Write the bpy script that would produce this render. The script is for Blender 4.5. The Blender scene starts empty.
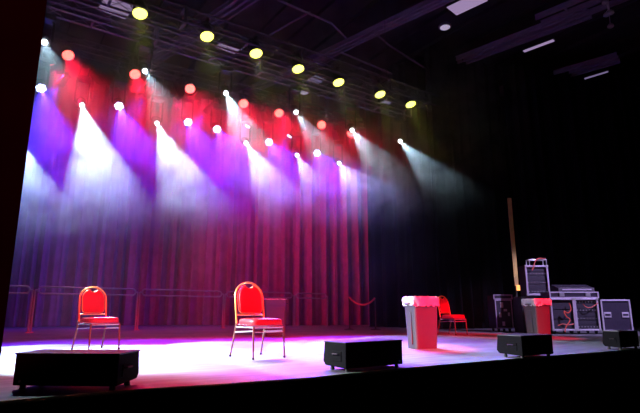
import bpy, bmesh, math, random
from mathutils import Vector, Matrix, Euler
R = math.radians
rnd = random.Random(7)
sc = bpy.context.scene
COL = sc.collection

# ------------------------------------------------------------------ camera
F = 490.0; CX, CY = 320.0, 206.5
PITCH = R(12.03); YAW = R(34.5); EYE = 0.56
cd = bpy.data.cameras.new('camera'); cam = bpy.data.objects.new('camera', cd); COL.objects.link(cam)
cam.location = (0, 0, EYE); cam.rotation_euler = (R(90) + PITCH, 0, -YAW)
cd.sensor_width = 36; cd.lens = F / 640 * 36; cd.clip_end = 200
sc.camera = cam
CR = Vector((math.cos(YAW), -math.sin(YAW), 0))      # level right
CF = Vector((math.sin(YAW), math.cos(YAW), 0))       # level forward

def ray(px, py):
    u, v = px - CX, CY - py
    return CR * u + CF * (F * math.cos(PITCH) - v * math.sin(PITCH)) + Vector((0, 0, F * math.sin(PITCH) + v * math.cos(PITCH)))
def on_z(px, py, z=0.0):
    d = ray(px, py); t = (z - EYE) / d.z
    return Vector((0, 0, EYE)) + d * t
def on_y(px, py, y):
    d = ray(px, py); t = y / d.y
    return Vector((0, 0, EYE)) + d * t

def proj(p):
    d = p - Vector((0, 0, EYE)); X = d.dot(CR); Y = d.dot(CF); Z = d.z
    zc = Y * math.cos(PITCH) + Z * math.sin(PITCH)
    return Vector((CX + F * X / zc, CY - F * (Z * math.cos(PITCH) - Y * math.sin(PITCH)) / zc))

# ------------------------------------------------------------------ materials
def mat(name, col, rough=0.6, metal=0.0, noise=0.0, scale=8.0, bump=0.0, sheen=0.0, spec=0.5):
    m = bpy.data.materials.new(name); m.use_nodes = True
    nt = m.node_tree; b = nt.nodes['Principled BSDF']
    b.inputs['Base Color'].default_value = (*col, 1)
    b.inputs['Roughness'].default_value = rough
    b.inputs['Metallic'].default_value = metal
    b.inputs['Specular IOR Level'].default_value = spec
    if sheen: b.inputs['Sheen Weight'].default_value = sheen
    if noise or bump:
        tc = nt.nodes.new('ShaderNodeTexCoord')
        n = nt.nodes.new('ShaderNodeTexNoise'); n.inputs['Scale'].default_value = scale; n.inputs['Detail'].default_value = 6
        nt.links.new(tc.outputs['Object'], n.inputs['Vector'])
        if noise:
            mx = nt.nodes.new('ShaderNodeMix'); mx.data_type = 'RGBA'; mx.blend_type = 'MIX'
            mx.inputs[6].default_value = (*[c * (1 - noise) for c in col], 1)
            mx.inputs[7].default_value = (*[min(1, c * (1 + noise)) for c in col], 1)
            nt.links.new(n.outputs['Fac'], mx.inputs[0]); nt.links.new(mx.outputs[2], b.inputs['Base Color'])
        if bump:
            bp = nt.nodes.new('ShaderNodeBump'); bp.inputs['Strength'].default_value = bump; bp.inputs['Distance'].default_value = 0.01
            nt.links.new(n.outputs['Fac'], bp.inputs['Height']); nt.links.new(bp.outputs['Normal'], b.inputs['Normal'])
    return m
def emit(name, col, s):
    m = bpy.data.materials.new(name); m.use_nodes = True
    nt = m.node_tree; nt.nodes.remove(nt.nodes['Principled BSDF'])
    e = nt.nodes.new('ShaderNodeEmission'); e.inputs[0].default_value = (*col, 1); e.inputs[1].default_value = s
    nt.links.new(e.outputs[0], nt.nodes['Material Output'].inputs[0])
    m.cycles.emission_sampling = 'NONE'
    return m

M = {}
M['black'] = mat('black_paint', (.012, .012, .014), .55, noise=.3)
M['black_gloss'] = mat('black_plastic', (.02, .02, .022), .35, noise=.2, scale=20)
M['speaker'] = mat('textured_black_paint', (.005, .005, .006), .7, noise=.3, scale=60, bump=.3, spec=.05)
M['grille'] = mat('black_grille', (.02, .02, .022), .5, noise=.6, scale=150, bump=.5)
M['truss'] = mat('aluminium_truss', (.30, .26, .34), .5, .3, noise=.2, scale=12)
M['truss_dark'] = mat('dark_truss', (.07, .06, .08), .5, .3)
M['girder'] = mat('painted_girder', (.20, .18, .25), .7, noise=.3, scale=3)
M['ceiling'] = mat('black_deck', (.02, .018, .022), .8, noise=.5, scale=1)
M['wall'] = mat('black_wall', (.003, .003, .004), .95, noise=.4, scale=2, spec=.05)
M['drape'] = mat('black_drape', (.004, .004, .006), .95, noise=.3, scale=4, spec=.05)
M['curtain'] = mat('stage_velour', (.30, .07, .15), .9, noise=.35, scale=3, spec=.1)
M['red_vinyl'] = mat('red_vinyl', (.42, .02, .035), .45, noise=.12, scale=30, bump=.1)
M['gold'] = mat('gold_frame', (.95, .62, .16), .32, .75)
M['chair_leg'] = mat('brown_metal', (.22, .11, .09), .35, .6)
M['chrome'] = mat('worn_steel', (.62, .62, .64), .35, .7, noise=.15, scale=30)
M['bin'] = mat('grey_bin_plastic', (.065, .065, .075), .5, noise=.1, scale=6)
M['liner'] = mat('clear_bin_liner', (.42, .42, .45), .3, noise=.1, scale=40, bump=.6)
M['alu'] = mat('case_edging', (.66, .60, .74), .4, .35, noise=.2, scale=30)
M['case'] = mat('case_laminate', (.03, .022, .045), .5, noise=.3, scale=20)
M['panel'] = mat('rack_panel', (.035, .03, .045), .5, noise=.5, scale=60)
M['cable_red'] = mat('red_cable', (.75, .10, .06), .5)
M['rail'] = mat('rail_paint', (.34, .22, .25), .45, .3)
M['rope'] = mat('red_rope', (.75, .08, .12), .7)
M['skirt'] = mat('black_stage_skirt', (.004, .004, .005), .95, noise=.4, scale=10, spec=.03)
M['edge'] = mat('nosing_glint', (.30, .62, .36), .35, .4)  # green-yellow lamp glint put into the nosing colour
M['amber_lit'] = mat('amber_lit_strip', (.50, .37, .12), .5, .3, noise=.3, scale=4)  # amber light on the narrow strip, put into its colour

# stage floor: scuffed light paint over panel joints
m = mat('stage_floor_paint', (.42, .42, .45), .42); nt = m.node_tree; b = nt.nodes['Principled BSDF']
tc = nt.nodes.new('ShaderNodeTexCoord')
n1 = nt.nodes.new('ShaderNodeTexNoise'); n1.inputs['Scale'].default_value = .9; n1.inputs['Detail'].default_value = 10; n1.inputs['Roughness'].default_value = .65
mp = nt.nodes.new('ShaderNodeMapping'); mp.inputs['Scale'].default_value = (.5, 5, 1); mp.inputs['Rotation'].default_value = (0, 0, R(20))
n2 = nt.nodes.new('ShaderNodeTexNoise'); n2.inputs['Scale'].default_value = 2.2; n2.inputs['Detail'].default_value = 8
nt.links.new(tc.outputs['Object'], n1.inputs['Vector']); nt.links.new(tc.outputs['Object'], mp.inputs['Vector']); nt.links.new(mp.outputs[0], n2.inputs['Vector'])
ad = nt.nodes.new('ShaderNodeMath'); ad.operation = 'ADD'; nt.links.new(n1.outputs['Fac'], ad.inputs[0]); nt.links.new(n2.outputs['Fac'], ad.inputs[1])
cr = nt.nodes.new('ShaderNodeValToRGB'); cr.color_ramp.elements[0].position = .38; cr.color_ramp.elements[1].position = .62
cr.color_ramp.elements[0].color = (.06, .06, .07, 1); cr.color_ramp.elements[1].color = (.21, .21, .235, 1)
hf = nt.nodes.new('ShaderNodeMath'); hf.operation = 'MULTIPLY'; hf.inputs[1].default_value = .5
nt.links.new(ad.outputs[0], hf.inputs[0]); nt.links.new(hf.outputs[0], cr.inputs[0]); nt.links.new(cr.outputs[0], b.inputs['Base Color'])
M['floor'] = m

# ------------------------------------------------------------------ mesh helpers
def add_box(bm, c, s, rz=0, bev=0, rot=None):
    g = bmesh.ops.create_cube(bm, size=1)['verts']
    bmesh.ops.scale(bm, vec=s, verts=g)
    if bev:
        es = list({e for v in g for e in v.link_edges})
        r = bmesh.ops.bevel(bm, geom=es, offset=bev, segments=2, affect='EDGES', profile=.7)
        g = list({v for f in r['faces'] for v in f.verts} | {v for v in g if v.is_valid})
    mt = (rot.to_matrix().to_4x4() if rot is not None else Matrix.Rotation(rz, 4, 'Z'))
    bmesh.ops.transform(bm, matrix=Matrix.Translation(c) @ mt, verts=g)
    return g
def add_tube(bm, pts, r, n=8, closed=False, cap=True, radii=None):
    pts = [Vector(p) for p in pts]; rings = []
    N = len(pts); prev = None
    for i, p in enumerate(pts):
        if closed: t = (pts[(i + 1) % N] - pts[i - 1]).normalized()
        else: t = ((pts[min(i + 1, N - 1)] - pts[max(i - 1, 0)])).normalized()
        if prev is None:
            a = Vector((0, 0, 1)) if abs(t.z) < .9 else Vector((1, 0, 0))
            x = t.cross(a).normalized()
        else:
            x = (prev - t * prev.dot(t)).normalized()
        prev = x; y = t.cross(x)
        rr = radii[i] if radii else r
        rings.append([bm.verts.new(p + (x * math.cos(2 * math.pi * k / n) + y * math.sin(2 * math.pi * k / n)) * rr) for k in range(n)])
    for i in range(N if closed else N - 1):
        A, B = rings[i], rings[(i + 1) % N]
        for k in range(n): bm.faces.new((A[k], A[(k + 1) % n], B[(k + 1) % n], B[k]))
    if cap and not closed:
        bm.faces.new(rings[0][::-1]); bm.faces.new(rings[-1])
def add_lathe(bm, prof, n=24, mtx=None):
    rings = []
    for (r, z) in prof:
        rings.append([bm.verts.new((mtx or Matrix()) @ Vector((r * math.cos(2 * math.pi * k / n), r * math.sin(2 * math.pi * k / n), z))) for k in range(n)])
    for A, B in zip(rings, rings[1:]):
        for k in range(n): bm.faces.new((A[k], A[(k + 1) % n], B[(k + 1) % n], B[k]))
    bm.faces.new(rings[0][::-1]); bm.faces.new(rings[-1])
def add_prism(bm, poly, axis_vec):
    """extrude polygon (list of 3-D points) along axis_vec"""
    a = [bm.verts.new(p) for p in poly]; b_ = [bm.verts.new(Vector(p) + Vector(axis_vec)) for p in poly]
    n = len(a)
    bm.faces.new(a[::-1]); bm.faces.new(b_)
    for k in range(n): bm.faces.new((a[k], a[(k + 1) % n], b_[(k + 1) % n], b_[k]))
def obj(name, bm, m, parent=None, smooth=False, bevel=0):
    bmesh.ops.recalc_face_normals(bm, faces=bm.faces)
    me = bpy.data.meshes.new(name); bm.to_mesh(me); bm.free()
    o = bpy.data.objects.new(name, me); COL.objects.link(o)
    me.materials.append(m)
    if smooth:
        for p in me.polygons: p.use_smooth = True
        try: me.set_sharp_from_angle(angle=R(40))
        except Exception: pass
    if bevel:
        mo = o.modifiers.new('bevel', 'BEVEL'); mo.width = bevel; mo.segments = 2; mo.limit_method = 'ANGLE'
    if parent: o.parent = parent
    return o
def thing(name, label, cat, loc=(0, 0, 0), rz=0, group=None):
    o = bpy.data.objects.new(name, None); COL.objects.link(o); o.empty_display_size = .1
    o.location = loc; o.rotation_euler = (0, 0, rz); o['label'] = label; o['category'] = cat
    if group: o['group'] = group
    return o
def tag(o, label, cat, group=None, kind=None):
    o['label'] = label; o['category'] = cat
    if group: o['group'] = group
    if kind: o['kind'] = kind
    return o
def struct(name, bm, m, smooth=False):
    o = obj(name, bm, m, smooth=smooth); o['kind'] = 'structure'; return o
def dup(root, loc, rot, label, group=None):
    r = root.copy(); COL.objects.link(r); r.location = loc; r.rotation_euler = rot; r['label'] = label
    if group: r['group'] = group
    for ch in list(root.children):
        c = ch.copy(); COL.objects.link(c); c.parent = r
        for g in ch.children:
            d = g.copy(); COL.objects.link(d); d.parent = c
    return r
def spot(name, loc, d, energy, col, angle, blend=.3, size=.06, parent=None):
    l = bpy.data.lights.new(name, 'SPOT'); l.energy = energy; l.color = col; l.spot_size = R(angle); l.spot_blend = blend; l.shadow_soft_size = size
    o = bpy.data.objects.new(name, l); COL.objects.link(o)
    o.location = loc; o.rotation_euler = Vector(d).to_track_quat('-Z', 'Y').to_euler()
    return o

# ------------------------------------------------------------------ setting
# stage front line from the photograph's edge points
epx = [(-60, 396), (28, 399), (90, 393), (150, 388.5), (230, 383.5), (310, 377.5), (400, 368.5), (480, 361.5), (560, 355), (630, 349.5), (700, 344.5)]
edge = [on_z(x, y) for x, y in epx]
e0 = edge[1]
edge = [Vector((-8, e0.y - .02, 0)), Vector((e0.x - .9, e0.y, 0))] + edge[1:]
edge.append(Vector((24, edge[-1].y + .0, 0)))
bm = bmesh.new()
top = [bm.verts.new(p) for p in edge] ; back = [bm.verts.new((24, 24, 0)), bm.verts.new((-16, 24, 0)), bm.verts.new((-16, e0.y, 0))]
bm.faces.new(top + back)
bmesh.ops.triangulate(bm, faces=bm.faces[:])
struct('floor', bm, M['floor'])
bm = bmesh.new()      # skirt hanging below the stage front
for i in range(len(edge) - 1):
    a, b_ = edge[i], edge[i + 1]
    L = (b_ - a).length; n = max(2, int(L / .05)); nv = (b_ - a).normalized().cross(Vector((0, 0, 1)))
    prev = None
    for k in range(n + 1):
        p = a.lerp(b_, k / n) + nv * (-.02 + .018 * math.sin(k * 1.3))
        q = (bm.verts.new(p - Vector((0, 0, .03))), bm.verts.new((p.x, p.y, -1.1)))
        if prev: bm.faces.new((prev[0], q[0], q[1], prev[1]))
        prev = q
struct('trim_1', bm, M['skirt'], True)
bm = bmesh.new()
add_tube(bm, [p + Vector((0, -.004, -.008)) for p in edge], .014, 6)
struct('trim_2', bm, M['edge'])
bm = bmesh.new(); add_box(bm, (6, -1, -1.15), (46, 60, .1)); struct('ground', bm, M['wall'])
bm = bmesh.new(); add_box(bm, (4, 24.2, 5), (42, .3, 12.4)); struct('wall_back', bm, M['wall'])
bm = bmesh.new(); add_box(bm, (24.2, 6, 5), (.3, 40, 12.4)); struct('wall_right', bm, M['wall'])
bm = bmesh.new(); add_box(bm, (-16.2, 6, 5), (.3, 40, 12.4)); struct('wall_left', bm, M['wall'])
bm = bmesh.new()
add_box(bm, (4, 4, 11.1), (42, 42, .2))
for k in range(34): add_box(bm, (-15 + 1.2 * k, 4, 10.93), (.35, 42, .16))
struct('ceiling', bm, M['ceiling'])
# proscenium wall at the left of the opening
pe = on_y(47, 0, 4.25); 
bm = bmesh.new(); add_box(bm, (pe.x - 2.5, 4.25 + .3, 4.9), (5, .6, 12.2)); struct('wall_proscenium', bm, M['wall'])

# ------------------------------------------------------------------ curtain behind the stage
cpx = [(-120, 330), (-60, 329), (0, 327.8), (60, 326.8), (120, 325.8), (180, 325.3), (230, 325.6), (280, 325.9), (330, 325.7), (374, 325.2)]
plan = [on_z(x, y) for x, y in cpx]
def resample(pl, step):
    out = [pl[0].copy()]; 
    for a, b_ in zip(pl, pl[1:]):
        L = (b_ - a).length; n = max(1, int(L / step))
        for k in range(1, n + 1): out.append(a.lerp(b_, k / n))
    return out
def drape(plan, z0, z1, m, name, amp=.19, wl=.44, seed=1, step=.035):
    r = random.Random(seed); pts = resample(plan, step)
    ph = 0; rows = [0, .04, .12, .3, .55, .8, 1]
    bm = bmesh.new(); prev = None; w = wl; a_ = amp
    for i, p in enumerate(pts):
        t = (pts[min(i + 1, len(pts) - 1)] - pts[max(i - 1, 0)]).normalized(); nv = Vector((t.y, -t.x, 0))
        ph += step / w * 2 * math.pi
        if r.random() < .12: w = wl * r.uniform(.6, 1.6)
        a_ += (amp * r.uniform(.4, 1.5) - a_) * .15
        c = []
        for j, h in enumerate(rows):
            aa = a_ * (1 - .35 * h); o = math.sin(ph + .5 * math.sin(i * .02) * h) * aa + .35 * aa * math.sin(ph * 2.3 + h)
            q = p + nv * o; c.append(bm.verts.new((q.x, q.y, z0 + (z1 - z0) * h)))
        if prev:
            for j in range(len(rows) - 1): bm.faces.new((prev[j], c[j], c[j + 1], prev[j + 1]))
        prev = c
    return obj(name, bm, m, smooth=True)
c = drape(plan, .015, 9.6, M['curtain'], 'stage_curtain')
tag(c, 'tall pleated curtain hanging behind the stage, washed magenta and violet', 'curtain')
q0 = plan[-1]
c = drape([on_z(372, 327.2), on_z(436, 328.8)], .015, 9.6, M['drape'], 'black_drape', seed=3)
tag(c, 'black drape beside the lit curtain, behind the sagging red rope', 'curtain', )
c = drape([on_z(437, 329.3), on_z(520, 328)], .015, 9.6, M['drape'], 'black_drape', seed=4)
tag(c, 'black drape behind the tall equipment case and stacking chair', 'curtain')
c = drape([on_z(522, 328), on_z(720, 327)], .015, 9.6, M['drape'], 'black_drape', seed=5)
tag(c, 'black drape behind the open equipment racks', 'curtain')

# ------------------------------------------------------------------ haze
hz = bpy.data.materials.new('haze_volume'); hz.use_nodes = True; nt = hz.node_tree; nt.nodes.remove(nt.nodes['Principled BSDF'])
vs = nt.nodes.new('ShaderNodeVolumeScatter'); vs.inputs['Anisotropy'].default_value = .1
vs.inputs['Color'].default_value = (1, 1, 1, 1)
tc = nt.nodes.new('ShaderNodeTexCoord'); sx = nt.nodes.new('ShaderNodeSeparateXYZ'); nt.links.new(tc.outputs['Object'], sx.inputs[0])
mr = nt.nodes.new('ShaderNodeMapRange'); mr.interpolation_type = 'SMOOTHSTEP'
mr.inputs['From Min'].default_value = 2.3; mr.inputs['From Max'].default_value = 5.7; mr.inputs['To Min'].default_value = .02; mr.inputs['To Max'].default_value = 1
zl = nt.nodes.new('ShaderNodeMath'); zl.operation = 'MULTIPLY_ADD'; zl.inputs[1].default_value = -.13; zl.inputs[2].default_value = .85; nt.links.new(sx.outputs['X'], zl.inputs[0])
za = nt.nodes.new('ShaderNodeMath'); za.operation = 'ADD'; nt.links.new(zl.outputs[0], za.inputs[0]); nt.links.new(sx.outputs['Z'], za.inputs[1])
nt.links.new(za.outputs[0], mr.inputs['Value'])      # the haze hangs lower on the near side
nz = nt.nodes.new('ShaderNodeTexNoise'); nz.inputs['Scale'].default_value = 1.25; nz.inputs['Detail'].default_value = 5; nz.inputs['Roughness'].default_value = .6; nz.inputs['Distortion'].default_value = .8
nt.links.new(tc.outputs['Object'], nz.inputs['Vector'])
nr = nt.nodes.new('ShaderNodeMapRange'); nr.inputs['From Min'].default_value = .40; nr.inputs['From Max'].default_value = .60; nr.inputs['To Min'].default_value = .12; nr.inputs['To Max'].default_value = 1.9
nt.links.new(nz.outputs['Fac'], nr.inputs['Value'])
def ramp(sock, a, b_, c_, d_):
    q = nt.nodes.new('ShaderNodeMapRange'); q.interpolation_type = 'SMOOTHSTEP'
    for i_, v_ in zip(('From Min', 'From Max', 'To Min', 'To Max'), (a, b_, c_, d_)): q.inputs[i_].default_value = v_
    nt.links.new(sock, q.inputs['Value']); return q.outputs[0]
def mul(a, b_):
    q = nt.nodes.new('ShaderNodeMath'); q.operation = 'MULTIPLY'; nt.links.new(a, q.inputs[0]); nt.links.new(b_, q.inputs[1]); return q.outputs[0]
mh = mul(mul(mr.outputs[0], ramp(sx.outputs['Z'], 7.3, 8.8, 1, .08)), ramp(sx.outputs['X'], 12, 13.8, 1, 0))
mh = mul(mh, ramp(sx.outputs['Y'], 6.3, 9.6, 0, 1))
mu = nt.nodes.new('ShaderNodeMath'); mu.operation = 'MULTIPLY'; nt.links.new(mh, mu.inputs[0]); nt.links.new(nr.outputs[0], mu.inputs[1])
mv = nt.nodes.new('ShaderNodeMath'); mv.operation = 'MULTIPLY'; mv.inputs[1].default_value = HAZE = .075; nt.links.new(mu.outputs[0], mv.inputs[0])
nt.links.new(mv.outputs[0], vs.inputs['Density']); nt.links.new(vs.outputs[0], nt.nodes['Material Output'].inputs['Volume'])
hz.cycles.volume_sampling = 'MULTIPLE_IMPORTANCE'
bm = bmesh.new(); add_box(bm, (4, 12.6, 4.6), (21, 15.4, 9.1))
h = obj('haze', bm, hz); tag(h, 'drifting theatrical haze that shows the light beams', 'haze', kind='stuff')

# ------------------------------------------------------------------ trusses
def truss(name, label, y, pxa, pxb, pend, mk, size=.35, x0=-9):
    a = on_y(*pxa, y); b_ = on_y(*pxb, y); z = (a.z + b_.z) / 2
    x1 = x0 + .5 * round((on_y(*pend, y).x - x0) / .5)
    t = thing(name, label, 'truss', (0, y, z), 0, None)
    for (dy, dz) in ((-size / 2, 0), (size / 2, 0), (-size / 2, size), (size / 2, size)):
        bm = bmesh.new(); add_tube(bm, [(x0, dy, dz), (x1, dy, dz)], .026, 8); obj('chord', bm, M[mk], t, True)
    bm = bmesh.new(); n = int((x1 - x0) / .5)
    for k in range(n):
        xa, xb = x0 + k * .5, x0 + (k + 1) * .5
        for dy in (-size / 2, size / 2):
            add_tube(bm, [(xa, dy, 0 if k % 2 else size), (xb, dy, size if k % 2 else 0)], .007, 5)
        for dz in (0, size):
            add_tube(bm, [(xa, -size / 2 if k % 2 else size / 2, dz), (xb, size / 2 if k % 2 else -size / 2, dz)], .007, 5)
        if k % 3 == 0: add_box(bm, (xa, 0, 0), (.05, size, .04))
    obj('lacing', bm, M[mk], t)
    # pair of end plates at each bolted joint
    for k in range(int((x1 - x0) / 3) + 1):
        bm = bmesh.new(); xx = x0 + 3 * k
        for s in (-1, 1):
            add_box(bm, (xx, s * size / 2, size / 2), (.06, .05, size + .05)); add_box(bm, (xx, 0, size / 2 + s * size / 2), (.06, size, .05))
        obj('joint_frame', bm, M[mk], t)
    for xx in range(int(x0) + 2, int(x1), 4):
        bm = bmesh.new(); add_tube(bm, [(xx, 0, size), (xx, 0, 10.82 - z)], .008, 5); obj('hanger_cable', bm, M['black'], t)
    return z
Y1, Y2, Y3 = 9.7, 11.9, 14.5
z1 = truss('lighting_truss', 'lighting truss carrying the row of yellow lamps', Y1, (160, 20), (310, 66), (432, 105), 'truss_dark')
z2 = truss('lighting_truss', 'lighting truss just behind the yellow lamps, with white moving heads hung below', Y2, (150, 38), (310, 92), (411, 121), 'truss')
z3 = truss('lighting_truss', 'rear lighting truss carrying the red lamps, near the curtain', Y3, (68, 50), (321, 118), (372, 132), 'truss_dark')
print('truss z', z1, z2, z3)

# ------------------------------------------------------------------ lamps
def lens_mesh(r, n=20, dome=.2):
    bm = bmesh.new(); add_lathe(bm, [(r, 0), (r, -.004), (r * .85, -r * dome * .5), (r * .5, -r * dome * .85), (.004, -r * dome)], n); return bm
ROTZ = lambda d: Vector(d).to_track_quat('-Z', 'Y').to_euler()
LAMPS = {}
def par_can(loc, d, zt, color, label, group, r=.15, E=100, ang=50, blend=.8, strength=12, key='par', col_l=None):
    """par can: clamp + bracket up to the truss, body aimed along d, glowing lens"""
    t = thing('stage_lamp', label, 'stage light', loc, 0, group)
    rot = ROTZ(d); k = (key, r)
    if k not in LAMPS:
        bm = bmesh.new(); add_lathe(bm, [(r * .55, .34), (r * .8, .30), (r * .9, .2), (r * 1.02, .06), (r * 1.08, .02), (r * 1.08, -.03), (r, -.03), (r, 0.0), (.01, .0)], 20)
        LAMPS[k] = obj('body', bm, M['black_gloss'], t, True); body = LAMPS[k]
        bm = bmesh.new()
        for a in range(8):
            A = a * math.pi / 4; add_box(bm, (r * .6 * math.cos(A), r * .6 * math.sin(A), .35), (.05, .015, .06), A)
        cf = obj('cooling_fin', bm, M['black'], body)
    else:
        body = LAMPS[k].copy(); COL.objects.link(body); body.parent = t
        for chd in LAMPS[k].children: 
            c2 = chd.copy(); COL.objects.link(c2); c2.parent = body
    body.rotation_euler = rot
    l = obj('lens', lens_mesh(r * .97), M[color], t, True); l.rotation_euler = rot
    dv = Vector(d).normalized(); l.location = dv * .012
    hgt = max(.18, zt - loc[2])
    side = dv.cross(Vector((0, 0, 1))).normalized() if abs(dv.z) < .95 else Vector((1, 0, 0))
    bm = bmesh.new(); c0 = -dv * .1
    for s in (-1, 1):
        p = c0 + side * s * r * 1.2
        add_tube(bm, [c0 + side * s * r * .85, p, p + Vector((0, 0, r * 1.4)), Vector((0, 0, r * 1.9)) + c0], .012, 6)
    obj('bracket', bm, M['black'], t, True)
    bm = bmesh.new(); add_tube(bm, [c0 + Vector((0, 0, r * 1.85)), c0 + Vector((0, 0, max(hgt, r * 1.85 + .04)))], .02, 8); add_box(bm, c0 + Vector((0, 0, max(hgt, r * 1.85 + .04))), (.06, .09, .07), bev=.01)
    obj('clamp', bm, M['black'], t)
    if E:
        s = spot('lamp_light', dv * .07, dv, E, col_l, ang, blend, r * .6); s.parent = t
    return t
def moving_head(loc, d, zt, color, label, group, E=100, ang=18, blend=.25, col_l=(1, 1, 1), cluster=False, lens_r=.06):
    """loc is the lens centre"""
    dv = Vector(d).normalized(); t = thing('moving_head', label, 'stage light', loc, 0, group); rot = ROTZ(d)
    k = ('mh', cluster)
    back = -dv * .2           # head pivot
    if k not in LAMPS:
        bm = bmesh.new()
        add_lathe(bm, [(.05, .42), (.10, .40), (.125, .30), (.125, .12), (.115, .03), (.105, -.01), (.09, -.01), (.09, .01), (.01, .01)] if not cluster else
                  [(.07, .30), (.12, .27), (.14, .16), (.15, .03), (.15, -.02), (.135, -.02), (.135, .0), (.01, .0)], 20)
        h = obj('head', bm, M['black_gloss'], t, True); LAMPS[k] = h
        bm = bmesh.new()
        for a in range(5): add_lathe(bm, [(.131, .16 + a * .03), (.131, .17 + a * .03)], 20)
        obj('vent_ring', bm, M['black'], h)
    else:
        h = LAMPS[k].copy(); COL.objects.link(h); h.parent = t
        for chd in LAMPS[k].children:
            c2 = chd.copy(); COL.objects.link(c2); c2.parent = h
    h.rotation_euler = rot
    if cluster:
        bm = bmesh.new()
        for a in range(7):
            rr = 0 if a == 0 else .088; A = a * math.pi / 3
            add_lathe(bm, [(.043, 0), (.043, -.01), (.025, -.02), (.003, -.024)], 10, Matrix.Translation((rr * math.cos(A), rr * math.sin(A), 0)))
        l = obj('lens_cluster', bm, M[color], t, True)
    else: l = obj('lens', lens_mesh(lens_r, 16, .4), M[color], t, True)
    l.rotation_euler = rot; l.location = dv * .012
    hz_ = dv.copy(); hz_.z = 0
    side = Vector((0, 0, 1)).cross(hz_).normalized() if hz_.length > .05 else Vector((1, 0, 0))
    base_z = min(max(zt - loc[2] - .06, .34), .9)
    bm = bmesh.new()
    for s in (-1, 1):
        p = back + side * s * .17
        add_tube(bm, [back + side * s * .12, p, p + Vector((0, 0, .12)), Vector((p.x, p.y, base_z - .14)), back + side * s * .10 + Vector((0, 0, base_z - back.z - .1))], .028, 8)
    obj('yoke', bm, M['black_gloss'], t, True)
    rz = math.atan2(side.y, side.x)
    bm = bmesh.new(); add_box(bm, (back.x, back.y, base_z - .05), (.36, .26, .13), rz, .02); obj('base', bm, M['black_gloss'], t)
    bm = bmesh.new()
    for s in (-1, 1):
        q = Vector((back.x, back.y, base_z)) + side * s * .12
        add_tube(bm, [q, q + Vector((0, 0, max(.08, zt - loc[2] - base_z + .03)))], .02, 8)
    obj('clamp', bm, M['black'], t)
    s = spot('beam_light', dv * .05, dv, E, col_l, ang, blend, .03); s.parent = t
    return t

M['e_yellow'] = emit('yellow_lens_glow', (1, 1, .13), 5)
M['e_red'] = emit('red_lens_glow', (1, .085, .07), 9)
M['e_red_small'] = emit('pink_lens_glow', (1, .14, .17), 4)
M['e_blue'] = emit('blue_lens_glow', (.45, .5, 1), 14)
M['e_white'] = emit('white_lens_glow', (.85, .95, 1), 30)

def order(k, n): return ['first', 'second', 'third', 'fourth', 'fifth', 'sixth', 'seventh', 'eighth'][k]
K = 1.0
# yellow row
yl = [(140, 13), (207, 36), (256, 53), (298, 68.5), (338.5, 82), (380, 94), (410.5, 104)]
for k, (x, y) in enumerate(yl):
    p = on_y(x, y, Y1); dd = Vector((.0, -.36, -.93))
    par_can(p, dd, z1 + .0, 'e_yellow', f'round yellow stage lamp, {order(k, 7)} along the front truss counted from the black wall', 'yellow lamps on the front truss',
            r=.15, E=50 * K, ang=34, blend=1, col_l=(.85, 1, .12))
# red row
rl = [(68, 55), (135, 74), (190, 88.5), (243.5, 103.5), (279, 113), (321.5, 124.8), (351, 133)]
for k, (x, y) in enumerate(rl):
    p = on_y(x, y, Y3 - .35); dd = on_z(x + .35 * (346 - y), 346) - p
    par_can(p, dd, z3, 'e_red', f'round red stage lamp, {order(k, 7)} along the rear truss counted from the black wall', 'red lamps on the rear truss',
            r=.155, E=(3300 if k < 5 else 900) * K, ang=46, blend=1, col_l=(1, .01, .05))
# small pink down-lights above the rear moving heads
dl = [(51, 64), (119, 81), (174, 96), (224, 109), (265, 120), (303, 130), (336, 138.5)]
for k, (x, y) in enumerate(dl):
    p = on_y(x, y, Y3 + .3)
    par_can(p, (.60, .30, -1), z3 + .2, 'e_red_small', f'small pink-red lamp pointing straight down, {order(k, 7)} on the rear truss from the black wall', 'small down-pointing lamps on the rear truss',
            r=.115, E=[1300, 1100, 1000, 800, 600, 420, 320][k] * K, ang=84, blend=1, col_l=(1, .01, .13), key='par_small')
# blue washers added to tint the curtain, lenses turned toward it
for k, (x, y) in enumerate([(60, 84), (146, 96), (206, 112), (248, 126), (290, 136)]):
    p = on_y(x, y, Y3 + .45)
    par_can(p, (-.55, .75, -.85) if k < 3 else (-.5, .3, -1), z3 + .2, 'e_blue', f'small dark lamp added to wash the curtain blue, {order(k, 5)} on the rear truss from the black wall', 'added curtain washers on the rear truss',
            r=.115, E=[1500, 1400, 1100, 700, 500][k], ang=78, blend=1, col_l=(.07, .03, 1), key='par_small')
# blue rear wash heads
bl = [(41, 88, .2), (119, 106, .31), (188, 122, .48), (217, 129, .52), (269, 142, .62), (317, 153, .5)]
for k, (x, y, sl) in enumerate(bl):
    p = on_y(x, y, Y3 + .1)
    moving_head(p, on_z(x + sl * (346 - y), 346) - p, z3, 'e_blue', f'blue-violet moving head lamp, {order(k, 6)} on the rear truss from the black wall', 'blue moving heads on the rear truss',
                E=14000 * K, ang=31, blend=.8, col_l=(.06, .02, 1), cluster=True)
# white heads, rear truss
W = (.52, .80, 1)
wb = [((82, 105), (140, 353), 30000, 17.5), ((157, 123), (248, 348), 22000, 18), ((246, 143), (360, 347), 10500, 17), ((297, 155), (395, 345), 4500, 17), ((339, 163), (470, 344), 6500, 24)]
for k, ((x, y), tg, E, a) in enumerate(wb):
    p = on_y(x, y, Y3)
    moving_head(p, on_z(*tg) - p, z3, 'e_white', f'white moving head throwing a broad beam, {order(k, 5)} on the rear truss from the black wall', 'white moving heads on the rear truss',
                E=E * K, ang=a, col_l=W if k < 4 else (.42, .52, 1))
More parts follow.
